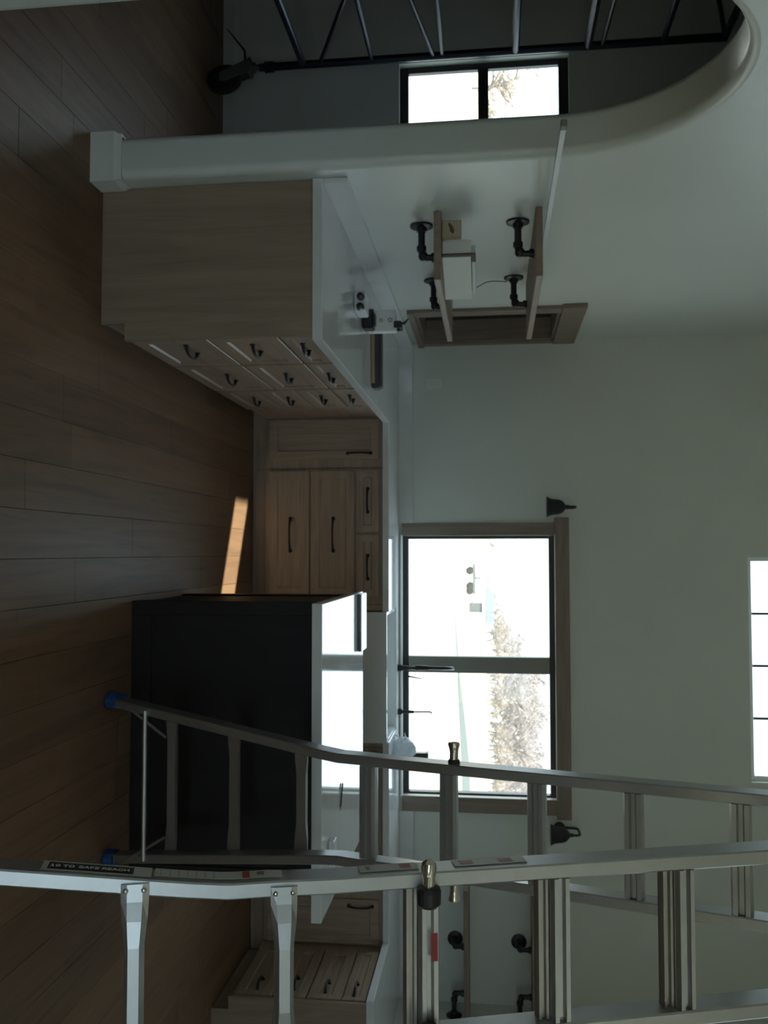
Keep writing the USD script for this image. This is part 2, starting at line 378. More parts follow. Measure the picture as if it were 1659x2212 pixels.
for n_, a in (('bottom_rail', (W3[0], W3[1], fy0, fy1, W3[2], 3.318)), ('top_rail', (W3[0], W3[1], fy0, fy1, W3[3] - .035, W3[3])), ('stile', (W3[0], .063, fy0, fy1, 3.318, W3[3] - .035)), ('stile', (1.507, W3[1], fy0, fy1, 3.318, W3[3] - .035))):
    part(win3, n_, bx(*a, .003), 'white_trim')
for xm in (.42, .774, 1.129): part(win3, 'muntin', bx(xm - .008, xm + .008, fy1 - .045, fy1 - .01, 3.318, W3[3] - .035), 'black_frame')
part(win3, 'pane', pane_y(.058, 1.512, fy1 - .03, 3.313, W3[3] - .03), 'glass')
win4 = struct('window_4', 'narrow clerestory slot in the right wall', (XR, 3.8, 2.6))
for n_, a in (('bottom_rail', (XR + .06, XR + .12, W4[0], W4[1], W4[2], W4[2] + .03)), ('top_rail', (XR + .06, XR + .12, W4[0], W4[1], W4[3] - .03, W4[3]))):
    part(win4, n_, bx(*a, .003), 'black_frame')
part(win4, 'pane', bx(XR + .088, XR + .094, W4[0], W4[1], W4[2] + .03, W4[3] - .03, 0), 'glass')
win5 = struct('window_5', 'wide glazed wall on the right behind the camera', (XR, 0, .25))
for k in range(5):
    yy = WR[0] + k * (WR[1] - WR[0] - .06) / 4
    part(win5, 'mullion', bx(XR + .05, XR + .12, yy, yy + .06, WR[2] + .06, WR[3] - .06), 'black_frame')
part(win5, 'bottom_rail', bx(XR + .05, XR + .12, WR[0], WR[1], WR[2], WR[2] + .06), 'black_frame')
part(win5, 'top_rail', bx(XR + .05, XR + .12, WR[0], WR[1], WR[3] - .06, WR[3]), 'black_frame')
for k in range(4):
    s_ = (WR[1] - WR[0] - .06) / 4
    part(win5, 'pane', bx(XR + .08, XR + .086, WR[0] + k * s_ + .055, WR[0] + (k + 1) * s_ + .005, WR[2] + .055, WR[3] - .055, 0), 'glass')
win6 = struct('window_6', 'glazed doors in the wall behind the camera', (.85, YF, .08))
for k in range(5):
    xx = WF[0] + k * (WF[1] - WF[0] - .07) / 4
    part(win6, 'mullion', bx(xx, xx + .07, YF - .12, YF - .05, WF[2] + .07, WF[3] - .07), 'black_frame')
part(win6, 'bottom_rail', bx(WF[0], WF[1], YF - .12, YF - .05, WF[2], WF[2] + .07), 'black_frame')
part(win6, 'top_rail', bx(WF[0], WF[1], YF - .12, YF - .05, WF[3] - .07, WF[3]), 'black_frame')
for k in range(4):
    s_ = (WF[1] - WF[0] - .07) / 4
    part(win6, 'pane', bx(WF[0] + k * s_ + .065, WF[0] + (k + 1) * s_ + .005, YF - .09, YF - .084, WF[2] + .065, WF[3] - .065, 0), 'glass')
win7 = struct('window_7', 'clerestory under the eave in the right wall, behind the camera', (XR, -.45, 3.2))
for n_, a in (('bottom_rail', (W7[0], W7[1], W7[2], W7[2] + .04)), ('top_rail', (W7[0], W7[1], W7[3] - .04, W7[3])), ('mullion', (-1.37, -1.33, W7[2] + .04, W7[3] - .04)), ('mullion', (-.56, -.52, W7[2] + .04, W7[3] - .04))):
    part(win7, n_, bx(XR + .06, XR + .12, *a, .003), 'black_frame')
for a, b in ((W7[0], -1.365), (-1.335, -.555), (-.525, W7[1])): part(win7, 'pane', bx(XR + .088, XR + .094, a, b, W7[2] + .035, W7[3] - .035, 0), 'glass')
EV = struct('roof', 'roof eave over the right wall outside', (XR + .8, -1.7, ZC))
part(EV, 'eave', mbox(XR + .15, XR + 1.45, -5.2, 1.7, ZC, ZC + .2), 'exterior')
# covered porch outside the glazed wall
PO = thing('porch', 'covered porch roof outside the glazed right wall', 'porch', (5, 0, 2.6), kind='structure')
part(PO, 'roof', mbox(XR + .15, 6.6, -5.0, 3.2, 2.5, 2.6), 'exterior')
for yy in (-4.9, -2.2, .5, 3.0): part(PO, 'post', bx(6.4, 6.54, yy, yy + .14, -.5, 2.5, .006), 'exterior')

# ================================================================== CABINETS
def bar_pull(c, along, out, L, r=.0065, proj_=.032):
    """An arched pull between two feet."""
    c, a, o = (np.asarray(v, float) for v in (c, along, out)); P = []
    ss = np.linspace(-1, 1, 13)
    P = [c + a * L / 2 * s + o * (proj_ * (1 - abs(s) ** 3.2) + .004) for s in ss]
    P[0] = c - a * L / 2; P[-1] = c + a * L / 2
    rr = [r * 1.5] + [r * (1.25 - .35 * math.sin(PI * i / 12)) for i in range(1, 12)] + [r * 1.5]
    return cat([tube(P, rr, 8), lathe([(r * 1.9, -.001), (r * 1.9, .004), (r * 1.2, .006)], c - a * L / 2, o, 10), lathe([(r * 1.9, -.001), (r * 1.9, .004), (r * 1.2, .006)], c + a * L / 2, o, 10)])
def shaker(u0, u1, z0, z1, plane, axis, sign, st=.055, th=.02, dep=.008):
    """A shaker front: a frame of stiles and rails round a sunk panel, with a small slope on the inner edges. axis 'x': the face lies in x = plane, spans u in y."""
    st = min(st, .30 * (z1 - z0), .3 * (u1 - u0)); b = .006
    def P(u, z, d): return (plane + sign * d, u, z) if axis == 'x' else (u, plane + sign * d, z)
    def ring(i, d): return [P(u0 + i, z0 + i, d), P(u1 - i, z0 + i, d), P(u1 - i, z1 - i, d), P(u0 + i, z1 - i, d)]
    L = [ring(0, 0), ring(0, th - .002), ring(.002, th), ring(st, th), ring(st + b, th - dep)]
    return loft(L)
def cabinet(name, label, loc, fronts, body, plane, axis, sign, group=None, wood='oak', wood_h=None, catg='cabinet'):
    c = thing(name, label, catg, loc, group)
    for n_, m, w in body: part(c, n_, m, w)
    for kind, u0, u1, z0, z1, hc, hl, hdir in fronts:
        grain = {'drawer': wood_h or wood, 'door': wood}[kind]
        f = part(c, kind, shaker(u0, u1, z0, z1, plane, axis, sign), grain)
        if hl:
            out = (sign, 0, 0) if axis == 'x' else (0, sign, 0)
            al = (0, 0, 1) if hdir == 'z' else ((0, 1, 0) if axis == 'x' else (1, 0, 0))
            hu, hz = hc
            off = .02 if hu_in_frame(hu, hz, u0, u1, z0, z1) else .012
            cpos = (plane + sign * off, hu, hz) if axis == 'x' else (hu, plane + sign * off, hz)
            part(f, 'handle', bar_pull(cpos, al, out, hl), 'black_metal', 'dark metal pull')
    return c
def hu_in_frame(u, z, u0, u1, z0, z1):
    st = min(.055, .30 * (z1 - z0), .3 * (u1 - u0))
    return min(u - u0, u1 - u, z - z0, z1 - z) < st
XF, YFc, XRF = XC - .02 - .02, YC + .02 + .02, XRC + .04    # carcass planes (fronts stand 20 mm proud)
PX = XL + .002
# --- left run
def left_box(y0, y1): return [('body', cat([bx(PX, XF, y0, y1, .10, ZU - .001), bx(PX, XF - .06, y0, y1, .001, .10, 0)]), 'oak_y')]
e_poly = Polygon([(PX + .001, .001), (XF - .05, .001), (XF - .05, .10), (XF + .02, .10), (XF + .02, ZU - .002), (PX + .001, ZU - .002)])
cabinet('base_cabinet', 'oak three-drawer base cabinet with a broad side panel beside the arch', (-1.17, 3.72, 0),
        [('drawer', 3.49, 3.985, .735, .862, (3.70, .80), .13, 'u'), ('drawer', 3.49, 3.985, .445, .725, (3.69, .590), .13, 'u'), ('drawer', 3.49, 3.985, .115, .435, (3.68, .310), .15, 'u')],
        left_box(YP + .03, 3.995) + [('side_panel', extr_y(e_poly, YP + .008, YP + .03), 'oak_panel')], XF, 'x', 1, 'drawer cabinets of the left run', 'oak', 'oak_y')
cabinet('base_cabinet', 'oak three-drawer base cabinet in the middle of the left run', (-1.17, 4.3, 0),
        [('drawer', 4.01, 4.62, .735, .862, (4.325, .795), .13, 'u'), ('drawer', 4.01, 4.62, .445, .725, (4.30, .588), .13, 'u'), ('drawer', 4.01, 4.62, .115, .435, (4.30, .30), .15, 'u')],
        left_box(3.998, 4.63), XF, 'x', 1, 'drawer cabinets of the left run', 'oak', 'oak_y')
cabinet('base_cabinet', 'oak four-drawer base cabinet of the left run nearest the corner', (-1.17, 4.95, 0),
        [('drawer', 4.65, 5.25, .735, .862, (4.93, .80), .13, 'u'), ('drawer', 4.65, 5.25, .535, .725, (4.94, .640), .13, 'u'), ('drawer', 4.65, 5.25, .34, .525, (4.95, .45), .13, 'u'), ('drawer', 4.65, 5.25, .115, .33, (4.94, .258), .13, 'u')],
        left_box(4.633, YFc - .002), XF, 'x', 1, 'drawer cabinets of the left run', 'oak', 'oak_y')
# --- back run
def back_box(x0, x1, zt=ZU - .001): return [('body', cat([bx(x0, x1, YFc, YB - .002, .10, zt), bx(x0, x1, YFc + .05, YB - .002, .001, .10, 0)]), 'oak_x')]
cabinet('base_cabinet', 'oak single-door base cabinet in the left corner', (-.72, 6.05, 0),
        [('door', XF + .012, -.603, .125, .848, (-.641, .72), .15, 'z')], back_box(PX, -.548), YFc, 'y', -1, None, 'oak', 'oak_x')
cabinet('base_cabinet', 'oak base cabinet left of the sink, two small drawers over two wide ones', (-.12, 6.05, 0),
        [('drawer', -.53, -.128, .70, .848, (-.336, .775), .15, 'u'), ('drawer', -.116, .286, .70, .848, (.094, .775), .15, 'u'),
         ('drawer', -.53, .286, .402, .688, (-.115, .549), .21, 'u'), ('drawer', -.53, .286, .125, .392, (-.115, .267), .21, 'u')], back_box(-.545, .335), YFc, 'y', -1, None, 'oak', 'oak_x')
cabinet('sink_cabinet', 'oak base cabinet under the white apron sink', (.79, 6.05, 0),
        [('door', .36, .785, .125, .66, (.745, .56), .15, 'z'), ('door', .795, 1.215, .125, .66, (.835, .56), .15, 'z')],
        [('body', cat([bx(.338, 1.242, YFc, YB - .002, .10, .672), bx(.338, 1.242, YFc + .05, YB - .002, .001, .10, 0), bx(.338, .374, YFc, YB - .002, .672, ZU - .001), bx(1.206, 1.242, YFc, YB - .002, .672, ZU - .001)]), 'oak_x')], YFc, 'y', -1, None, 'oak', 'oak_x')
cabinet('base_cabinet', 'oak drawer base cabinet right of the sink, behind the ladder', (1.7, 6.05, 0),
        [('drawer', 1.27, 1.69, .70, .848, (1.48, .775), .15, 'u'), ('drawer', 1.70, 2.12, .70, .848, (1.91, .775), .15, 'u'),
         ('drawer', 1.27, 2.12, .402, .688, (1.69, .549), .21, 'u'), ('drawer', 1.27, 2.12, .125, .392, (1.69, .267), .21, 'u')], back_box(1.245, 2.14), YFc, 'y', -1, None, 'oak', 'oak_x')
cabinet('base_cabinet', 'oak single-door base cabinet in the right corner', (2.4, 6.05, 0),
        [('door', 2.195, XRF - .012, .125, .848, (2.234, .73), .15, 'z')], back_box(2.143, XR - .002), YFc, 'y', -1, None, 'oak', 'oak_x')
# --- right run
re_poly = Polygon([(XRF + .05, .001), (XR - .003, .001), (XR - .003, ZU - .002), (XRF - .02, ZU - .002), (XRF - .02, .10), (XRF + .05, .10)])
cabinet('base_cabinet', 'oak four-drawer base cabinet of the right run, seen behind the ladder', (2.77, 5.3, 0),
        [('drawer', 5.03, 5.64, .735, .862, (5.16, .793), .13, 'u'), ('drawer', 5.03, 5.64, .535, .725, (5.16, .628), .13, 'u'), ('drawer', 5.03, 5.64, .34, .525, (5.19, .441), .13, 'u'), ('drawer', 5.03, 5.64, .115, .33, (5.16, .237), .13, 'u')],
        [('body', cat([bx(XRF, XR - .003, YRE + .03, YFc - .002, .10, ZU - .001), bx(XRF + .06, XR - .003, YRE + .03, YFc - .002, .001, .10, 0)]), 'oak_y'), ('side_panel', extr_y(re_poly, YRE + .008, YRE + .03), 'oak_panel')],
        XRF, 'x', -1, None, 'oak', 'oak_y')
# --- worktop (one U-shaped slab cut out for the sink) and its backsplash
SX0, SX1, SY0, SY1 = .379, 1.2, 5.695, 6.175
uo = Polygon([(PX, YP), (XC, YP), (XC, YC), (XRC, YC), (XRC, YRE), (XR - .002, YRE), (XR - .002, YB - .002), (PX, YB - .002)]).difference(sbox(SX0 - .001, SY0 - .1, SX1 + .001, SY1))
WT = thing('worktop', 'white quartz worktop running along all three kitchen walls', 'countertop', (.8, 6.0, ZU))
def slab(poly, z0, z1, c=.003):
    m = trimesh.creation.extrude_polygon(poly, z1 - z0 - c, engine='earcut'); m.apply_translation([0, 0, z0])
    inner = poly.buffer(-c, join_style=2); t = trimesh.creation.extrude_polygon(inner, c, engine='earcut'); t.apply_translation([0, 0, z1 - c])
    a, b = np.array(poly.exterior.coords)[:-1], np.array(inner.exterior.coords)[:-1]
    out = [m, t]
    if len(a) == len(b):
        # slope between the two outlines
        k = np.argmin(np.linalg.norm(b - a[0], axis=1)); b = np.roll(b, -k, axis=0)
        if np.linalg.norm(b[1] - a[1]) > .1: b = np.roll(b[::-1], 1, axis=0)
        n = len(a); v = np.vstack([np.column_stack([a, np.full(n, z1 - c)]), np.column_stack([b, np.full(n, z1)])])
        f = []
        for i in range(n): j = (i + 1) % n; f += [(i, j, n + j), (i, n + j, n + i)]
        s = trimesh.Trimesh(v, f, process=False); 
        out.append(s)
    return cat(out)
part(WT, 'slab', slab(uo, ZU, ZT), 'quartz')
part(WT, 'backsplash', bx(PX, PX + .02, YP + .002, YB - .023, ZT, ZT + .10), 'quartz')
part(WT, 'backsplash', bx(PX, -.206, YB - .022, YB - .002, ZT, ZT + .10), 'quartz')
part(WT, 'backsplash', bx(1.80, XR - .002, YB - .022, YB - .002, ZT, ZT + .10), 'quartz')
part(WT, 'backsplash', bx(XR - .022, XR - .002, YRE + .002, YB - .023, ZT, ZT + .10), 'quartz')
# --- sink, faucet, dispenser
sk = mbox(SX0, SX1, SY0, SY1, .675, .905) - mbox(SX0 + .02, SX1 - .02, SY0 + .022, SY1 - .02, .70, 1.0)
solo('apron_sink', sk, 'white_ceramic', 'white apron-front sink set into the worktop under the window', 'sink')
FA = thing('faucet', 'black high-arc kitchen faucet in front of the window mullion', 'faucet', (.80, 6.27, ZT))
part(FA, 'base', lathe([(.027, 0), (.027, .012), (.02, .03), (.017, .07)], (.80, 6.27, ZT), (0, 0, 1)), 'black_metal', smooth=40)
neck = [(.80, 6.27, ZT + .06), (.80, 6.27, ZT + .29)] + [(.80 - .012 * (1 - math.cos(a)), 6.27 - .085 * (1 - math.cos(a)), ZT + .30 + .085 * math.sin(a)) for a in np.linspace(.1, PI, 12)] + [(.776, 6.10, ZT + .22)]
part(FA, 'neck', tube(neck, .0115, 12), 'black_metal', smooth=50)
part(FA, 'spray_head', lathe([(.012, 0), (.016, .02), (.018, .09), (.014, .10)], (.776, 6.10, ZT + .235), (0, 0, -1)), 'black_metal', smooth=40)
part(FA, 'lever', tube([(.81, 6.27, ZT + .055), (.855, 6.265, ZT + .06), (.872, 6.262, ZT + .17)], [.008, .007, .004], 8), 'black_metal', smooth=50)
SO = thing('soap_dispenser', 'slim black soap dispenser to the right of the faucet', 'soap dispenser', (1.103, 6.28, ZT))
part(SO, 'base', lathe([(.021, 0), (.021, .025), (.012, .035), (.011, .11)], (1.103, 6.28, ZT), (0, 0, 1)), 'black_metal', smooth=40)
part(SO, 'spout', tube(bend([(1.103, 6.28, ZT + .10), (1.10, 6.28, ZT + .235), (1.095, 6.20, ZT + .235)], .03), .006, 8), 'black_metal', smooth=50)

# ================================================================== ISLAND
IX0, IX1, IY0, IY1 = .200, 1.420, 3.468, 4.575
IS = thing('island', 'dark stained kitchen island body under a white overhanging top', 'kitchen island', (.8, 4.18, 0))
bx0, bx1, by0, by1 = .212, 1.405, 3.815, 4.555
part(IS, 'body', bx(bx0 + .018, bx1 - .018, by0 + .018, by1, .001, ZU - .001), 'dark_stain')
part(IS, 'front_panel', bx(bx0 + .05, bx1 - .05, by0 + .009, by0 + .02, .06, ZU - .03), 'dark_stain')
for a in ((bx0, bx0 + .06, by0, by0 + .018, .001, ZU - .001), (bx1 - .06, bx1, by0, by0 + .018, .001, ZU - .001)): part(IS, 'corner_post', bx(*a), 'dark_stain')
for a in ((bx0 + .06, bx1 - .06, by0, by0 + .018, .001, .09), (bx0 + .06, bx1 - .06, by0, by0 + .018, ZU - .07, ZU - .001)): part(IS, 'rail', bx(*a), 'dark_stain')
for a in ((bx0, bx0 + .018, by0 + .018, by0 + .09, .001, ZU - .001), (bx0, bx0 + .018, by1 - .09, by1, .001, ZU - .001)): part(IS, 'side_post', bx(*a), 'dark_stain')
part(IS, 'side_panel', bx(bx0 + .008, bx0 + .018, by0 + .09, by1 - .09, .001, ZU - .001), 'dark_stain')
IT = thing('stone_slab', 'white quartz top lying on the dark island', 'countertop', (.8, 4.02, ZU))
part(IT, 'slab', slab(sbox(IX0, IY0, IX1, IY1), ZU, ZT), 'quartz')
# things on the island
TB = thing('laptop', 'thin black closed laptop on the far left edge of the island top', 'laptop', (.345, 4.46, ZT))
part(TB, 'base', bx(.205, .487, 4.395, 4.565, ZT + .001, ZT + .012, .003), 'screen'); part(TB, 'lid', bx(.205, .487, 4.395, 4.565, ZT + .0125, ZT + .020, .003), 'quartz')
def rod(p, q_, r, n=8): return tube([p, (np.array(p) + q_) / 2, q_], r, n)
PE = thing('pencil', 'dark pencil lying on the island top left of the ladder leg', 'pencil', (1.05, 3.90, ZT))
part(PE, 'barrel', rod((1.005, 3.93, ZT + .0045), np.array((1.093, 3.880, ZT + .0045)), .004, 6), 'grey_case'); part(PE, 'tip', tube([(1.093, 3.880, ZT + .0045), (1.107, 3.872, ZT + .0045)], [.004, .0008], 6), 'tan_wood')
MK = thing('marker', 'black marker pen at the right end of the island top', 'pen', (1.285, 3.64, ZT))
part(MK, 'barrel', rod((1.262, 3.60, ZT + .007), np.array((1.283, 3.64, ZT + .007)), .007, 10), 'black_plastic'); part(MK, 'cap', rod((1.283, 3.64, ZT + .0075), np.array((1.298, 3.668, ZT + .0075)), .0078, 10), 'black_plastic')
CT = thing('small_carton', 'small pale carton on the island top behind the ladder leg', 'box', (1.2, 3.63, ZT))
part(CT, 'body', bx(1.152, 1.25, 3.60, 3.655, ZT + .001, ZT + .018, .003), 'white_card'); part(CT, 'lid', bx(1.150, 1.252, 3.598, 3.657, ZT + .018, ZT + .026, .002), 'white_plastic')

# ================================================================== LADDER
rail_c = .1675
def rect_loop(c, w, n_, d, ex=np.array([1., 0, 0])):
    c, n_ = np.asarray(c, float), np.asarray(n_, float)
    r = .0035; a, b = w / 2, d / 2
    pts = [(-a + r, -b), (a - r, -b), (a, -b + r), (a, b - r), (a - r, b), (-a + r, b), (-a, b - r), (-a, -b + r)]
    return [c + ex * p + n_ * q_ for p, q_ in pts]
def rung(cx, half, c, n_, d_, wide, thick, plate):
    """A D-shaped tread tube along x, pressed flat and widened at both ends. c: centre; n_: out of the ladder; d_: along the rail."""
    L = []
    for s, kw, kt in ((-1, plate, .22), (-1 + .035 / half, plate, .3), (-1 + .07 / half, .75 * plate + .25 * wide, .7), (-1 + .12 / half, wide, 1.), (1 - .12 / half, wide, 1.), (1 - .07 / half, .75 * plate + .25 * wide, .7), (1 - .035 / half, plate, .3), (1, plate, .22)):
        w, t = kw / 2, thick * kt
        sec = [(-w, 0), (-w, t * .45), (-w * .55, t), (w * .55, t), (w, t * .45), (w, 0)]
        L.append([np.array([cx + s * half, 0, 0]) + np.array([0, c[1], c[2]]) + d_ * a + n_ * b for a, b in sec])
    return loft(L)
def ribbed(cx, half, c, n_, d_, wide, thick):
    """A straight tread tube between the rails with two ridges on its outer face."""
    w, t = wide / 2, thick
    sec = [(-w, -t * .2), (-w, t * .45), (-.78 * w, t), (-.36 * w, t), (-.2 * w, t * .5), (.2 * w, t * .5), (.36 * w, t), (.78 * w, t), (w, t * .45), (w, -t * .2)]
    return loft([[np.array([cx + s * half, c[1], c[2]]) + d_ * a + n_ * b for a, b in sec] for s in (-1, -.5, 0, .5, 1)])
LD = thing('ladder', 'aluminium multi-position stepladder with flared legs standing over the island', 'ladder', (.9, 2.56, 0))
def side(base, dirv, out_sign, kink_k, n_r, singles, first_double, near):
    base, dv = np.array(base), np.array(dirv, float); dv = dv / np.linalg.norm(dv)
    n_ = np.array([0, -dv[2], dv[1]]) * (1 if near else -1); n_ = n_ / np.linalg.norm(n_)   # out of the A-frame
    S = .305
    def ax(k): return base + dv * S * k
    k_foot = (.035 - base[2]) / (dv[2] * S); k_top = (2.93 - base[2]) / (dv[2] * S)
    word = 'near' if near else 'far'
    for sx in (-1, 1):
        # outer rail: flares below the kink
        pts = []
        for k in [k_foot, k_foot * .6 + kink_k * .4, kink_k - .5, kink_k - .25, kink_k, kink_k + .3, kink_k + .7, k_top - 1.2]:
            fl = max(0., (kink_k - k)) / (kink_k - k_foot)
            if abs(k - kink_k) < .31: fl = fl * .8 + .018
            pts.append((ax(k) + np.array([sx * (rail_c + .0125 + fl * (.3185 - rail_c - .0125)), 0, 0]), k))
        rl = part(LD, 'outer_rail', loft([rect_loop(p - np.array([sx * .004, 0, 0]), .034, n_, .070) for p, k in pts]), 'aluminium')
        inner = [ax(k) + np.array([sx * (rail_c + .006), 0, 0]) for k in (kink_k + .1, (kink_k + k_top) / 2, k_top)]
        part(LD, 'inner_rail', loft([rect_loop(p, .020, n_, .052) for p in inner]), 'aluminium_dull')
        f0 = pts[0][0]
        part(LD, 'foot', cat([hull([(f0[0] + .033 * math.cos(a_), f0[1] + .046 * math.sin(a_), z_) for a_ in np.linspace(0, 2 * PI, 14) for z_ in (.006, .040)] + [(f0[0] + .028 * math.cos(a_), f0[1] + .040 * math.sin(a_), z_) for a_ in np.linspace(0, 2 * PI, 14) for z_ in (.001, .050)]), loft([rect_loop(f0 + dv * a_, .040, n_, .078) for a_ in (-.01, .030)])]), 'blue_rubber', 'blue rubber foot')
        # lock knob: chrome spring pin with a black collar
        kk = 2.02 if near else 4.05
        c = ax(kk) + np.array([sx * (rail_c + (-.012 if near else .024)), 0, 0]) + n_ * (.052 if near else .0)
        lk = part(LD, 'lock_knob', lathe([(.013, 0), (.014, .03), (.0155, .031), (.017, .045), (.015, .056), (.006, .064)] if near else [(.015, 0), (.015, .03), (.0165, .04), (.021, .056), (.019, .062), (.006, .064)], c + np.array([sx * .008, 0, 0]), (sx, 0, 0), 18), 'chrome', smooth=35)
        part(lk, 'collar', cat([lathe([(.018, -.030), (.026, -.022), (.027, .004), (.024, .012), (.014, .014)] if near else [(.020, -.002), (.021, .006), (.019, .012), (.015, .014)], c, (sx, 0, 0), 18), bx(c[0] - .012, c[0] + .012, c[1] - .002, c[1] + .03, c[2] - .014, c[2] + .014, .004)]), 'black_plastic', 'black locking collar')
    for k in range(n_r[0], n_r[1]):
        if k * S + .1 > S * (k_top - .6): continue
        fl = max(0., kink_k - k) / (kink_k - k_foot)
        half = rail_c + .0125 + fl * (.3185 - rail_c - .0125) + .004
        cx = base[0] + dv[0] * S * k
        if k < first_double:
            c = ax(k) + n_ * .036
            r_ = part(LD, 'rung', rung(cx, half, c, n_, dv, .040, .028, .056), 'aluminium')
            for sx in (-1, 1):
                for q_ in (-.018, .018): part(r_, 'rivet', ball(np.array([cx + sx * (half - .012), c[1], c[2]]) + dv * q_ + n_ * .0075, .0055, (1, 1, 1), 1), 'chrome')
        else:
            hf = rail_c - .010
            if near:
                part(LD, 'rung', ribbed(cx, hf, ax(k + .045) + n_ * .006, n_, dv, .046, .026), 'aluminium')
                part(LD, 'inner_rung', ribbed(cx, hf, ax(k - .075) - n_ * .008, n_, dv, .030, .018), 'aluminium_dull')
            else:
                part(LD, 'inner_rung', ribbed(cx, hf, ax(k) - n_ * .006, -n_, dv, .060, .026), 'aluminium')
                part(LD, 'rung', ribbed(cx, hf, ax(k) + n_ * .006, n_, dv, .044, .026), 'aluminium_dull')
    # brace bar across the feet
    kb = k_foot + .62; fl = (kink_k - kb) / (kink_k - k_foot); hb = rail_c + .0125 + fl * (.3185 - rail_c - .0125)
    c = ax(kb); part(LD, 'brace', rod(c + np.array([-hb, 0, 0]) - n_ * .04, c + np.array([hb, 0, 0]) - n_ * .04, .009, 8), 'aluminium_dull')
    for sx in (-1, 1):
        a_ = ax(kb - .3) + np.array([sx * (hb + .01), 0, 0]) - n_ * .04; b_ = ax(kb + .32) + np.array([sx * (hb - .10), 0, 0]) - n_ * .03
        part(LD, 'corner_strut', rod(a_, b_, .006, 6), 'aluminium_dull')
    return ax, dv, n_
axF, dF, nF = side((.920, 3.491, .28), (-.017, -.34, .9404), 1, 2.62, (0, 9), 0, 3, False)
axN, dN, nN = side((.889, 1.846, .831), (.003, .303, .953), -1, .62, (-2, 7), 0, 2, True)
for sx in (-1, 1):
    part(LD, 'hinge', lathe([(.05, 0), (.055, .006), (.055, .03), (.05, .036)], (.887 + sx * rail_c - .018, 2.52, 2.95), (1, 0, 0), 24), 'black_plastic', smooth=40)
# stickers on the near left rail's outer face and on the third rung
def rail_sticker(k0, k1, w0, w1, m, dx=.0006, parent=None, name='sticker', label=None, thick=.0006):
    kink, kf = .62, (.035 - .831) / (dN[2] * .305); L = []
    for k in np.linspace(k0, k1, 9):
        fl = max(0., kink - k) / (kink - kf)
        if abs(k - kink) < .31: fl = fl * .8 + .018
        x = axN(k)[0] - (rail_c + .0125 + fl * (.3185 - rail_c - .0125)) - .0115 - dx
        c = axN(k)
        L.append([(x, *(c + -nN * w0)[1:]), (x, *(c + -nN * w1)[1:]), (x + thick, *(c + -nN * w1)[1:]), (x + thick, *(c + -nN * w0)[1:])])
    return part(parent or LD, name, loft(L), m, label)
st1 = rail_sticker(-.62, .1, -.02, .033, 'paper_label', .0030, None, 'warning_label', 'long pale paper label')
rail_sticker(-.58, -.02, -.014, .025, 'label_black', .0036, st1, 'black_band', 'black band with pale lettering')
# lettering of the band: runs up the rail, tops of the letters away from the camera
def rail_text(txt, k0, h, off):
    t = meshkit.text_mesh(txt, h, .0004, bold=True); v = np.asarray(t.vertices)
    kink, kf = .62, (.035 - .831) / (dN[2] * .305); P = []
    for a, b, c in v:
        k = k0 + a / .305; fl = max(0., kink - k) / (kink - kf)
        if abs(k - kink) < .31: fl = fl * .8 + .018
        q_ = axN(k); x = q_[0] - (rail_c + .0125 + fl * (.3185 - rail_c - .0125)) - .0115 - .0040 - c
        p = q_ - nN * (off + b); P.append((x, p[1], p[2]))
    return trimesh.Trimesh(P, t.faces[:, ::-1], process=False)
part(st1, 'lettering', cat([rail_text('10 TO', -.572, .0122, -.001), rail_text('SAFE REACH', -.385, .0122, -.001)]), 'label_white')
st2 = rail_sticker(.12, 1.02, -.012, .033, 'paper_label', .0030, None, 'instruction_label', 'pale instruction label with faint lines')
for i in range(7): rail_sticker(.16 + i * .06, .165 + i * .06, -.006, .028, 'label_grey', .0035, st2, 'printed_line')
rail_sticker(.72, .77, -.008, .030, 'label_red', .0036, st2, 'red_mark', 'small red mark')
rail_sticker(.82, .87, .004, .024, 'label_grey', .0036, st2, 'grey_mark')
st3 = rail_sticker(1.55, 1.98, -.012, .030, 'paper_label', .0030, None, 'instruction_label')
rail_sticker(1.6, 1.63, .0, .02, 'label_grey', .0036, st3, 'printed_line'); rail_sticker(1.85, 1.93, .0, .024, 'label_red', .0036, st3, 'red_mark')
st4 = rail_sticker(2.25, 2.8, -.012, .030, 'paper_label', .0030, None, 'instruction_label')
rail_sticker(2.3, 2.4, .0, .02, 'label_red', .0036, st4, 'red_mark'); rail_sticker(2.6, 2.7, .0, .02, 'label_red', .0036, st4, 'red_mark')
cR = axN(2.075) + nN * .0322
part(LD, 'rung_sticker', loft([[np.array([xx, cR[1], cR[2]]) + dN * a + nN * b for a, b in ((-.0075, 0), (.0075, 0), (.0075, .0007), (-.0075, .0007))] for xx in (.83, .89)]), 'label_red', 'dark red sticker on the rung')

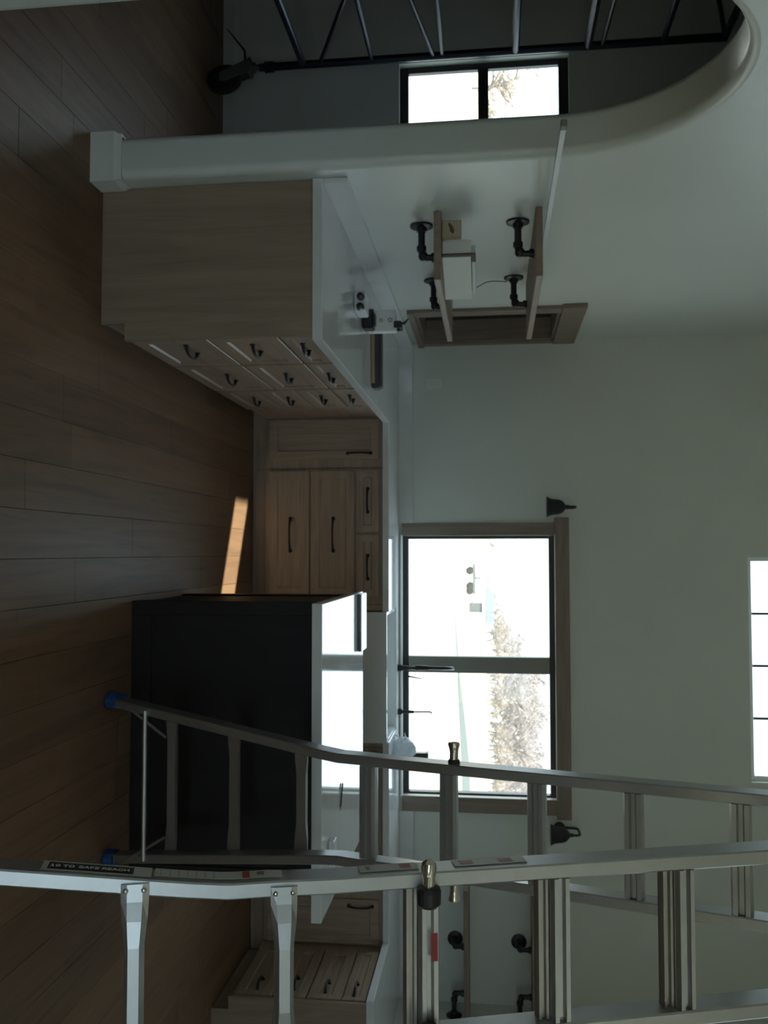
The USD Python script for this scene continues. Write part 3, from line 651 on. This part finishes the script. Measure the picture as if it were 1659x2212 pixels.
# ================================================================== SHELVES ON PIPE BRACKETS
def pipe_bracket(parent, flange, out, L, up, mat_='black_metal'):
    f_, o = np.array(flange, float), np.array(out, float)
    b = part(parent, 'pipe_bracket', tube(bend([f_, f_ + o * L, f_ + o * L + np.array([0, 0, up])], .03), .0155, 12), mat_, 'black iron pipe bracket', smooth=50)
    part(b, 'flange', lathe([(.052, .001), (.052, .008), (.045, .011), (.024, .014), (.022, .03)], f_, o, 22), mat_, smooth=35)
    part(b, 'elbow', cat([lathe([(.020, 0), (.022, .004), (.022, .02), (.020, .024)], f_ + o * (L - .055), o, 14), lathe([(.020, 0), (.022, .004), (.022, .016), (.020, .02)], f_ + o * L + np.array([0, 0, up - .021]), (0, 0, 1), 14), ball(f_ + o * (L - .008) + np.array([0, 0, .008]), .0225)]), mat_, smooth=45)
    return b
def left_shelf(z, zf, label):
    s = thing('wall_shelf', label, 'shelf', (-1.33, 4.44, z), 'brown shelves on black pipe brackets')
    part(s, 'board', bx(XL + .003, -1.180, 3.86, 5.02, z, z + .03, .003), 'shelf_brown')
    for y in (4.03, 4.86): pipe_bracket(s, (XL, y, zf), (1, 0, 0), .15, z - zf)
    return s
left_shelf(1.328, 1.262, 'lower brown shelf on the left wall, holding a white box')
left_shelf(1.765, 1.695, 'upper brown shelf on the left wall, carrying a long pale bar')
def right_shelf(z, zf, label, x0):
    s = thing('wall_shelf', label, 'shelf', (2.7, 6.23, z), 'brown shelves on black pipe brackets')
    part(s, 'board', bx(x0, XR - .003, 6.10, YB - .003, z, z + .034, .003), 'shelf_brown_x')
    pipe_bracket(s, (2.66, YB, zf), (0, -1, 0), .13, z - zf)
    pipe_bracket(s, (XR, 6.18, zf), (-1, 0, 0), .15, z - zf)
right_shelf(1.368, 1.300, 'lower brown corner shelf on the right, seen through the ladder', 2.24)
right_shelf(1.815, 1.735, 'upper brown corner shelf on the right, seen through the ladder', 2.21)
# things on the left shelves
zs = 1.358
p1, p2 = np.array([-1.297, 3.93]), np.array([-1.185, 4.20]); e = (p2 - p1) / np.linalg.norm(p2 - p1); nb = np.array([-e[1], e[0]])
def obox(p, e, n, l0, l1, d0, d1, z0, z1, r=.003):
    b = bx(l0, l1, d0, d1, z0, z1, r); v = b.vertices.copy()
    b.vertices = np.column_stack([p[0] + e[0] * v[:, 0] + n[0] * v[:, 1], p[1] + e[1] * v[:, 0] + n[1] * v[:, 1], v[:, 2]]); return b
LB = thing('shelf_box', 'white box with a dark brown back on the lower left shelf', 'box', (-1.28, 4.1, zs))
wl = np.linalg.norm(p2 - p1)
part(LB, 'body', obox(p1, e, nb, 0, wl, .0, .10, zs + .001, zs + .128), 'white_card')
part(LB, 'lid', obox(p1, e, nb, .045, wl + .004, .03, .105, zs + .130, zs + .148), 'white_plastic')
part(LB, 'tray', cat([obox(p1, e, nb, -.018, -.002, -.002, .010, zs + .001, zs + .150), obox(p1, e, nb, -.002, .042, .004, .016, zs + .130, zs + .150)]), 'dark_wood', 'dark brown tray edge')
BB = thing('wood_block', 'small square beige block with a brown mark on the lower left shelf', 'wooden block', (-1.42, 3.95, zs))
part(BB, 'block', bx(-1.466, -1.388, 3.93, 3.965, zs + .001, zs + .087, .004), 'beige_block')
mk = Polygon([(-.026, -.010), (-.010, .004), (.012, .012), (.026, .006), (.014, -.006), (-.006, -.010), (-.018, -.016)])
v_ = extr_y(mk, 3.9285, 3.9298); v_.vertices[:, 0] += -1.428; v_.vertices[:, 2] += zs + .045
part(BB, 'brown_mark', v_, 'brown_print', 'brown leaf-shaped mark')
cordP = bend([(-1.19, 4.22, zs + .02), (-1.26, 4.45, zs + .012), (-1.34, 4.62, zs + .10), (-1.45, 4.80, zs + .20), (-1.46, 4.86, zs + .30)], .12, 8)
solo('thin_cord', tube(cordP, .0028, 6), 'cord', 'thin grey cord rising from the white shelf box', 'cord', smooth=60)
BAR = thing('metal_bar', 'long pale metal bar lying on the upper left shelf and jutting out past it', 'metal bar', (-1.35, 3.55, 1.795))
part(BAR, 'channel', cat([bx(-1.360, -1.340, 2.86, 4.45, 1.7965, 1.7985, .0005), bx(-1.360, -1.3575, 2.86, 4.45, 1.7985, 1.814, .0005), bx(-1.3425, -1.340, 2.86, 4.45, 1.7985, 1.814, .0005)]), 'white_plastic')
part(BAR, 'end_cap', bx(-1.362, -1.338, 2.83, 2.86, 1.7955, 1.816, .003), 'label_grey', 'grey end cap')

# ================================================================== THINGS ON THE LEFT WORKTOP
TR = thing('power_strip_box', 'pale gadget with two black knobs on the left worktop', 'gadget', (-1.2, 4.25, ZT))
part(TR, 'base', bx(-1.262, -1.165, 4.26, 4.40, ZT + .001, ZT + .055, .006), 'white_plastic')
part(TR, 'knob', lathe([(.018, 0), (.020, .004), (.017, .024), (.012, .028)], (-1.232, 4.262, ZT + .035), (0, -1, 0), 14), 'black_plastic', smooth=40)
part(TR, 'knob', lathe([(.018, 0), (.020, .004), (.017, .024), (.012, .028)], (-1.182, 4.262, ZT + .033), (0, -1, 0), 14), 'black_plastic', smooth=40)
BK = thing('battery_pack', 'black battery pack beside the pale gadget on the left worktop', 'battery', (-1.2, 4.55, ZT))
part(BK, 'case', bx(-1.245, -1.145, 4.52, 4.60, ZT + .001, ZT + .06, .008), 'black_plastic'); part(BK, 'terminal', bx(-1.225, -1.165, 4.535, 4.585, ZT + .06, ZT + .068, .003), 'grey_case')
GC = thing('tool_case', 'dark grey tool case with a tan front edge in the corner of the left worktop', 'tool case', (-1.1, 4.95, ZT))
part(GC, 'case', bx(-1.30, -.905, 4.90, 4.985, ZT + .001, ZT + .046, .008), 'grey_case')
part(GC, 'front_edge', bx(-1.34, -.93, 4.870, 4.899, ZT + .001, ZT + .020, .003), 'tan_wood', 'tan wooden front edge')
part(GC, 'lid', bx(-1.302, -.915, 4.904, 4.987, ZT + .0465, ZT + .054, .003), 'grey_case')
PB = thing('speckled_carton', 'pale carton with two printed rings standing behind the battery pack', 'box', (-1.2, 4.7, ZT))
part(PB, 'body', obox((-1.29, 4.72), (1, 0), (0, 1), 0, .115, 0, .055, ZT + .001, ZT + .155), 'white_card')
for cx, cz, rr in ((-1.235, .075, .010), (-1.235, .125, .012)):
    rg = Polygon([(rr * math.cos(a), rr * math.sin(a)) for a in np.linspace(0, 2 * PI, 20)[:-1]]).difference(Polygon([(.6 * rr * math.cos(a), .6 * rr * math.sin(a)) for a in np.linspace(0, 2 * PI, 20)[:-1]]))
    v_ = extr_y(rg, 4.7188, 4.7200); v_.vertices[:, 0] += cx; v_.vertices[:, 2] += ZT + cz
    part(PB, 'printed_ring', v_, 'label_grey')
CL = thing('spring_clamp', 'small black spring clamp gripping the top of the carton', 'clamp', (-1.2, 4.7, ZT + .15))
part(CL, 'jaw', cat([bx(-1.225, -1.190, 4.700, 4.7185, ZT + .145, ZT + .178, .004), bx(-1.225, -1.190, 4.7765, 4.795, ZT + .145, ZT + .178, .004), bx(-1.225, -1.190, 4.700, 4.795, ZT + .172, ZT + .186, .004)]), 'black_plastic')
part(CL, 'grip', tube([(-1.208, 4.71, ZT + .18), (-1.212, 4.705, ZT + .205), (-1.23, 4.69, ZT + .225)], [.009, .008, .003], 8), 'black_plastic')
# things right of the sink
wb = ball((1.31, 6.03, .975), .075, (1.1, .8, 1.05), 3); nv = meshkit.fbm(wb.vertices * 22, 3, 3); wb.vertices = (wb.vertices - [1.31, 6.03, .975]) * (.75 + .55 * nv[:, None]) + [1.31, 6.03, .975]
wb.vertices[:, 2] = np.maximum(wb.vertices[:, 2], ZT + .001)
BG = thing('plastic_bag', 'crumpled white plastic bag on the worktop right of the sink', 'bag', (1.31, 6.03, ZT))
part(BG, 'bag', wb, 'milky', smooth=60)
part(BG, 'tie', cat([tube(bend([(1.27, 6.0, .955), (1.235, 5.98, .985), (1.20, 5.97, .93)], .03), .004, 6), tube([(1.235, 5.98, .985), (1.22, 5.98, 1.0), (1.19, 5.98, .99)], .004, 6)]), 'milky', 'white twisted strip', smooth=60)
BO = thing('black_box', 'small black box behind the white bag under the window', 'box', (1.42, 6.22, ZT))
part(BO, 'body', bx(1.365, 1.46, 6.19, 6.26, ZT + .001, 1.115, .004), 'black_plastic'); part(BO, 'lid', bx(1.363, 1.462, 6.188, 6.262, 1.115, 1.130, .003), 'grey_case')

# ================================================================== SCONCES, OUTLET
def sconce(x, z, label):
    s = thing('wall_sconce', label, 'wall lamp', (x, YB, z), 'black sconces beside the window')
    yc = YB - .17
    prof = [(.071, 0), (.069, .004), (.060, .022), (.054, .045), (.053, .062), (.050, .085), (.040, .106), (.024, .120), (.013, .128), (.012, .150)]
    outer = lathe(prof, (x, yc, z), (0, 0, 1), 28)
    part(s, 'shade', outer, 'black_metal', 'black bell shade', smooth=40)
    part(s, 'arm', tube(bend([(x, yc, z + .14), (x, yc, z + .195), (x, YB - .01, z + .195), (x, YB - .01, z + .10)], .05, 8), .0085, 10), 'black_metal', smooth=50)
    part(s, 'backplate', lathe([(.038, .0), (.038, .012), (.02, .02)], (x, YB, z + .07), (0, -1, 0), 22), 'black_metal', smooth=35)
sconce(-.307, 1.938, 'black bell sconce above the left end of the window head')
sconce(1.880, 1.945, 'black bell sconce at the right end of the window head')
OU = thing('switch_plate', 'pale grey switch plate on the wall left of the window', 'light switch', (-1.197, YB, 1.11))
part(OU, 'plate', bx(-1.235, -1.16, YB - .006, YB, 1.108, 1.224, .002), 'white_trim'); part(OU, 'rocker', bx(-1.214, -1.181, YB - .010, YB - .006, 1.132, 1.200, .002), 'white_plastic')

# ================================================================== SCAFFOLD IN THE DEN
SC = thing('scaffold', 'dark blue steel rolling scaffold in the room beyond the arch', 'scaffold', (-2.7, 4.4, 0))
SXp = -2.70
for (x, y) in ((SXp, 4.8), (SXp, 3.75), (-4.5, 4.8), (-4.5, 3.75)):
    part(SC, 'post', rod((x, y, .30), np.array((x, y, 2.81)), .0215, 12), 'blue_steel', smooth=50)
    part(SC, 'collar', lathe([(.03, 0), (.03, .05)], (x, y, .33), (0, 0, 1), 12), 'blue_steel')
    cs = part(SC, 'caster', lathe([(.02, -.022), (.075, -.024), (.096, -.016), (.098, 0), (.096, .016), (.075, .024), (.02, .022)], (x + .055, y, .0985), (.35, 1, 0), 28), 'rubber', 'dark rubber caster wheel', smooth=35)
    part(cs, 'fork', cat([hull([(x + .03, y - .038, .08), (x + .08, y - .038, .08), (x + .03, y - .034, .11), (x + .08, y - .034, .11), (x - .04, y - .036, .245), (x + .035, y - .036, .245), (x - .04, y - .032, .245), (x + .035, y - .032, .245)]),
                           hull([(x + .03, y + .038, .08), (x + .08, y + .038, .08), (x + .03, y + .034, .11), (x + .08, y + .034, .11), (x - .04, y + .036, .245), (x + .035, y + .036, .245), (x - .04, y + .032, .245), (x + .035, y + .032, .245)]),
                           bx(x - .045, x + .04, y - .038, y + .038, .240, .255), lathe([(.03, 0), (.03, .02), (.018, .024), (.018, .06)], (x, y, .255), (0, 0, 1), 14)]), 'wheel_hub')
    part(cs, 'brake_lever', tube([(x + .0, y - .02, .225), (x - .08, y - .04, .225), (x - .20, y - .06, .13)], [.009, .007, .003], 6), 'black_metal')
for xx in (SXp, -4.5):
    for z, r in ((.547, .019), (.93, .011), (1.317, .011), (1.711, .021), (2.095, .021), (2.485, .016), (2.80, .019)):
        part(SC, 'rung', rod((xx, 3.75, z), np.array((xx, 4.8, z)), r, 10), 'blue_steel')
    for a, b in (((4.8, .64), (3.75, 1.07)), ((4.8, 1.27), (3.75, 1.11)), ((4.8, 2.17), (3.75, 2.20)), ((4.8, 2.80), (3.75, 2.45))):
        part(SC, 'diagonal_brace', rod((xx, a[0], a[1]), np.array((xx, b[0], b[1])), .012, 8), 'blue_steel')
part(SC, 'side_rail', rod((-4.5, 3.75, 1.62), np.array((SXp, 3.75, 1.62)), .016, 8), 'blue_steel')
part(SC, 'platform', bx(-4.49, SXp - .04, 3.77, 4.10, 1.0, 1.03), 'dark_wood')

# ================================================================== OUTSIDE
ZG = -.5
GR = solo('ground', (np.array([(-900, -900, ZG), (900, -900, ZG), (900, 1200, ZG), (-900, 1200, ZG)]), np.array([(0, 1, 2), (0, 2, 3)])), 'field', 'pale dry grass field stretching to the horizon', None, kind='structure')
yp_ = Polygon([(-60, 7.0), (30, 7.0), (14, 30), (8, 46), (5.4, 62), (-3, 95), (-60, 95)])
yd = trimesh.creation.extrude_polygon(yp_, .012, engine='earcut'); yd.apply_translation([0, 0, ZG])
solo('yard', yd, 'yard', 'pale bare yard between the house and the field', None, kind='structure')
rp = Polygon([(3.5, 48.5), (7.3, 52.2), (12.2, 57.0), (18.5, 62.0), (30, 70), (33, 84), (18.0, 77), (11.7, 64.5), (7.1, 54.8), (3.3, 49.4)])
rd = trimesh.creation.extrude_polygon(rp, .03, engine='earcut'); rd.apply_translation([0, 0, ZG])
solo('path_strip', rd, 'road', 'thin grey track crossing the pale field outside', None, kind='structure')
SH = thing('shed', 'small white shed with a grey roof out in the field', 'shed', (4.6, 80, ZG))
part(SH, 'wall', bx(3.4, 6.2, 79, 82, ZG, .95, .01), 'shed_wall')
part(SH, 'roof', hull([(3.1, 78.7, .95), (6.5, 78.7, .95), (3.1, 82.3, .95), (6.5, 82.3, .95), (3.8, 80.5, 1.66), (6.3, 80.5, 1.66)]), 'shed_roof')
part(SH, 'door', bx(4.4, 5.2, 78.96, 79.0, ZG, .6, .005), 'shed_roof')
TRL = thing('flatbed_trailer', 'low grey flatbed trailer parked in the field', 'trailer', (2.4, 70, ZG))
part(TRL, 'bed', bx(.9, 3.2, 69.4, 70.9, .02, .22, .02), 'shed_roof'); part(TRL, 'headboard', bx(1.95, 2.05, 69.4, 70.9, .22, .62, .01), 'shed_roof')
for xx in (1.4, 2.6, 2.95):
    for yy in (69.35, 70.75): part(TRL, 'wheel', lathe([(.1, 0), (.27, .02), (.29, .1), (.27, .18), (.1, .2)], (xx, yy, ZG + .29), (0, 1, 0), 18), 'rubber', smooth=40)
part(TRL, 'drawbar', rod((3.2, 70.1, .08), np.array((4.1, 70.1, -.05)), .05, 8), 'shed_roof')

def bare_tree(seed, h, spread=.62, twigs=4, trunk=.028):
    rg = random.Random(seed); W, T = [], []
    def grow(p, d, L, r, lvl):
        P, pp, dd = [p], p.copy(), d.copy(); ns = 4 if lvl < 2 else 3
        for i in range(ns):
            dd = dd + np.array([rg.gauss(0, .13), rg.gauss(0, .13), rg.gauss(.03, .08)]); dd /= np.linalg.norm(dd); pp = pp + dd * L / ns; P.append(pp)
        (W if lvl == 0 else T).append(tube(P, np.linspace(r, r * .5, len(P)), 6 if lvl == 0 else (4 if lvl < 3 else 3), False))
        if lvl >= 4: return
        for j in range({0: 10, 1: 5, 2: 5, 3: twigs}[lvl]):
            t = rg.uniform(.2, 1.0) if lvl else rg.uniform(.06, 1.0); k = min(int(t * ns), ns - 1); q_ = P[k] + (P[k + 1] - P[k]) * (t * ns - k)
            a = rg.uniform(0, 2 * PI); s = np.array([math.cos(a), math.sin(a), rg.uniform(-.1, .5)])
            nd = dd * (1 - spread) + s * spread; nd /= np.linalg.norm(nd)
            grow(q_, nd, L * rg.uniform(.45, .68), r * .5, lvl + 1)
    grow(np.zeros(3), np.array([0, 0, 1.]), h * .5, h * trunk, 0)
    return cat(W), cat(T)
protos = {}
TREES = {'oak': bare_tree(3, 7.0, .66, 5, .026), 'tall': bare_tree(11, 8.5, .55, 5, .024), 'bush': bare_tree(5, 3.2, .75, 5, .03)}
TALL = {k_: max(v_[1].vertices[:, 2].max(), v_[0].vertices[:, 2].max()) for k_, v_ in TREES.items()}
def tree(kind, x, y, s, rz, label, group):
    name = {'oak': 'bare_tree', 'tall': 'bare_tree', 'bush': 'bare_bush'}[kind]
    p = numbered('/World/' + name)
    X = UsdGeom.Xform.Define(stage, p); X.AddTranslateOp().Set(Gf.Vec3d(x, y, ZG)); X.AddRotateZOp().Set(rz); X.AddScaleOp().Set(Gf.Vec3f(s, s, s))
    LOC[p] = np.zeros(3)
    if kind not in protos:
        protos[kind] = p
        w, t = TREES[kind]
        part(p, 'trunk', w, 'bark'); part(p, 'branches', t, 'bark' if kind != 'bush' else 'bark_tan')
    else:
        X.GetPrim().GetReferences().AddInternalReference(protos[kind]); X.GetPrim().SetInstanceable(True)
    setd(X.GetPrim(), label=label, category='bush' if kind == 'bush' else 'tree', group=group)
G1 = 'bare trees on the horizon outside the kitchen window'
rt = random.Random(21)
k = 0
for i in range(38):
    f = (i + rt.uniform(-.3, .3)) / 37; u = 95 + 430 * f; y = 300 + 15.0 * ((i * 17) % 38) ; x = u * y / 1950
    hpx = min(118, 22 + 96 * max(0, (u - 110) / 190)) * rt.uniform(.85, 1.12) + 8
    tree('tall' if i % 3 == 0 else 'oak', x, y, hpx * y / 1950 / (TALL['tall'] if i % 3 == 0 else TALL['oak']), rt.uniform(0, 360), 'bare leafless tree on the horizon, seen through the kitchen window', G1)
for i in range(22):
    f = (i + rt.uniform(-.3, .3)) / 21; y = 262 + 1.7 * ((i * 5) % 22); x = (150 + 375 * f) * y / 1950
    tree('bush', x, y, rt.uniform(.8, 1.25) * 52 * y / 1950 / TALL['bush'], rt.uniform(0, 360), 'bare brush in the thicket on the horizon, seen through the kitchen window', 'thicket outside the kitchen window')
for x, y, s_, l in ((-3.2, 300, 1.9, 'small tan bush at the very left of the kitchen window view'), (14.0, 310, 2.0, 'small bare bush on the horizon above the shed'), (22.0, 306, 2.4, 'bare bush on the horizon left of the window mullion')):
    tree('bush', x, y, s_, rt.uniform(0, 360), l, None)
tree('bush', -52.0, 100, 3.4, 70, 'wide bare bush seen through the window beyond the arch', None)
tree('bush', -57.5, 114, 1.9, 200, 'smaller bare bush seen through the window beyond the arch', None)
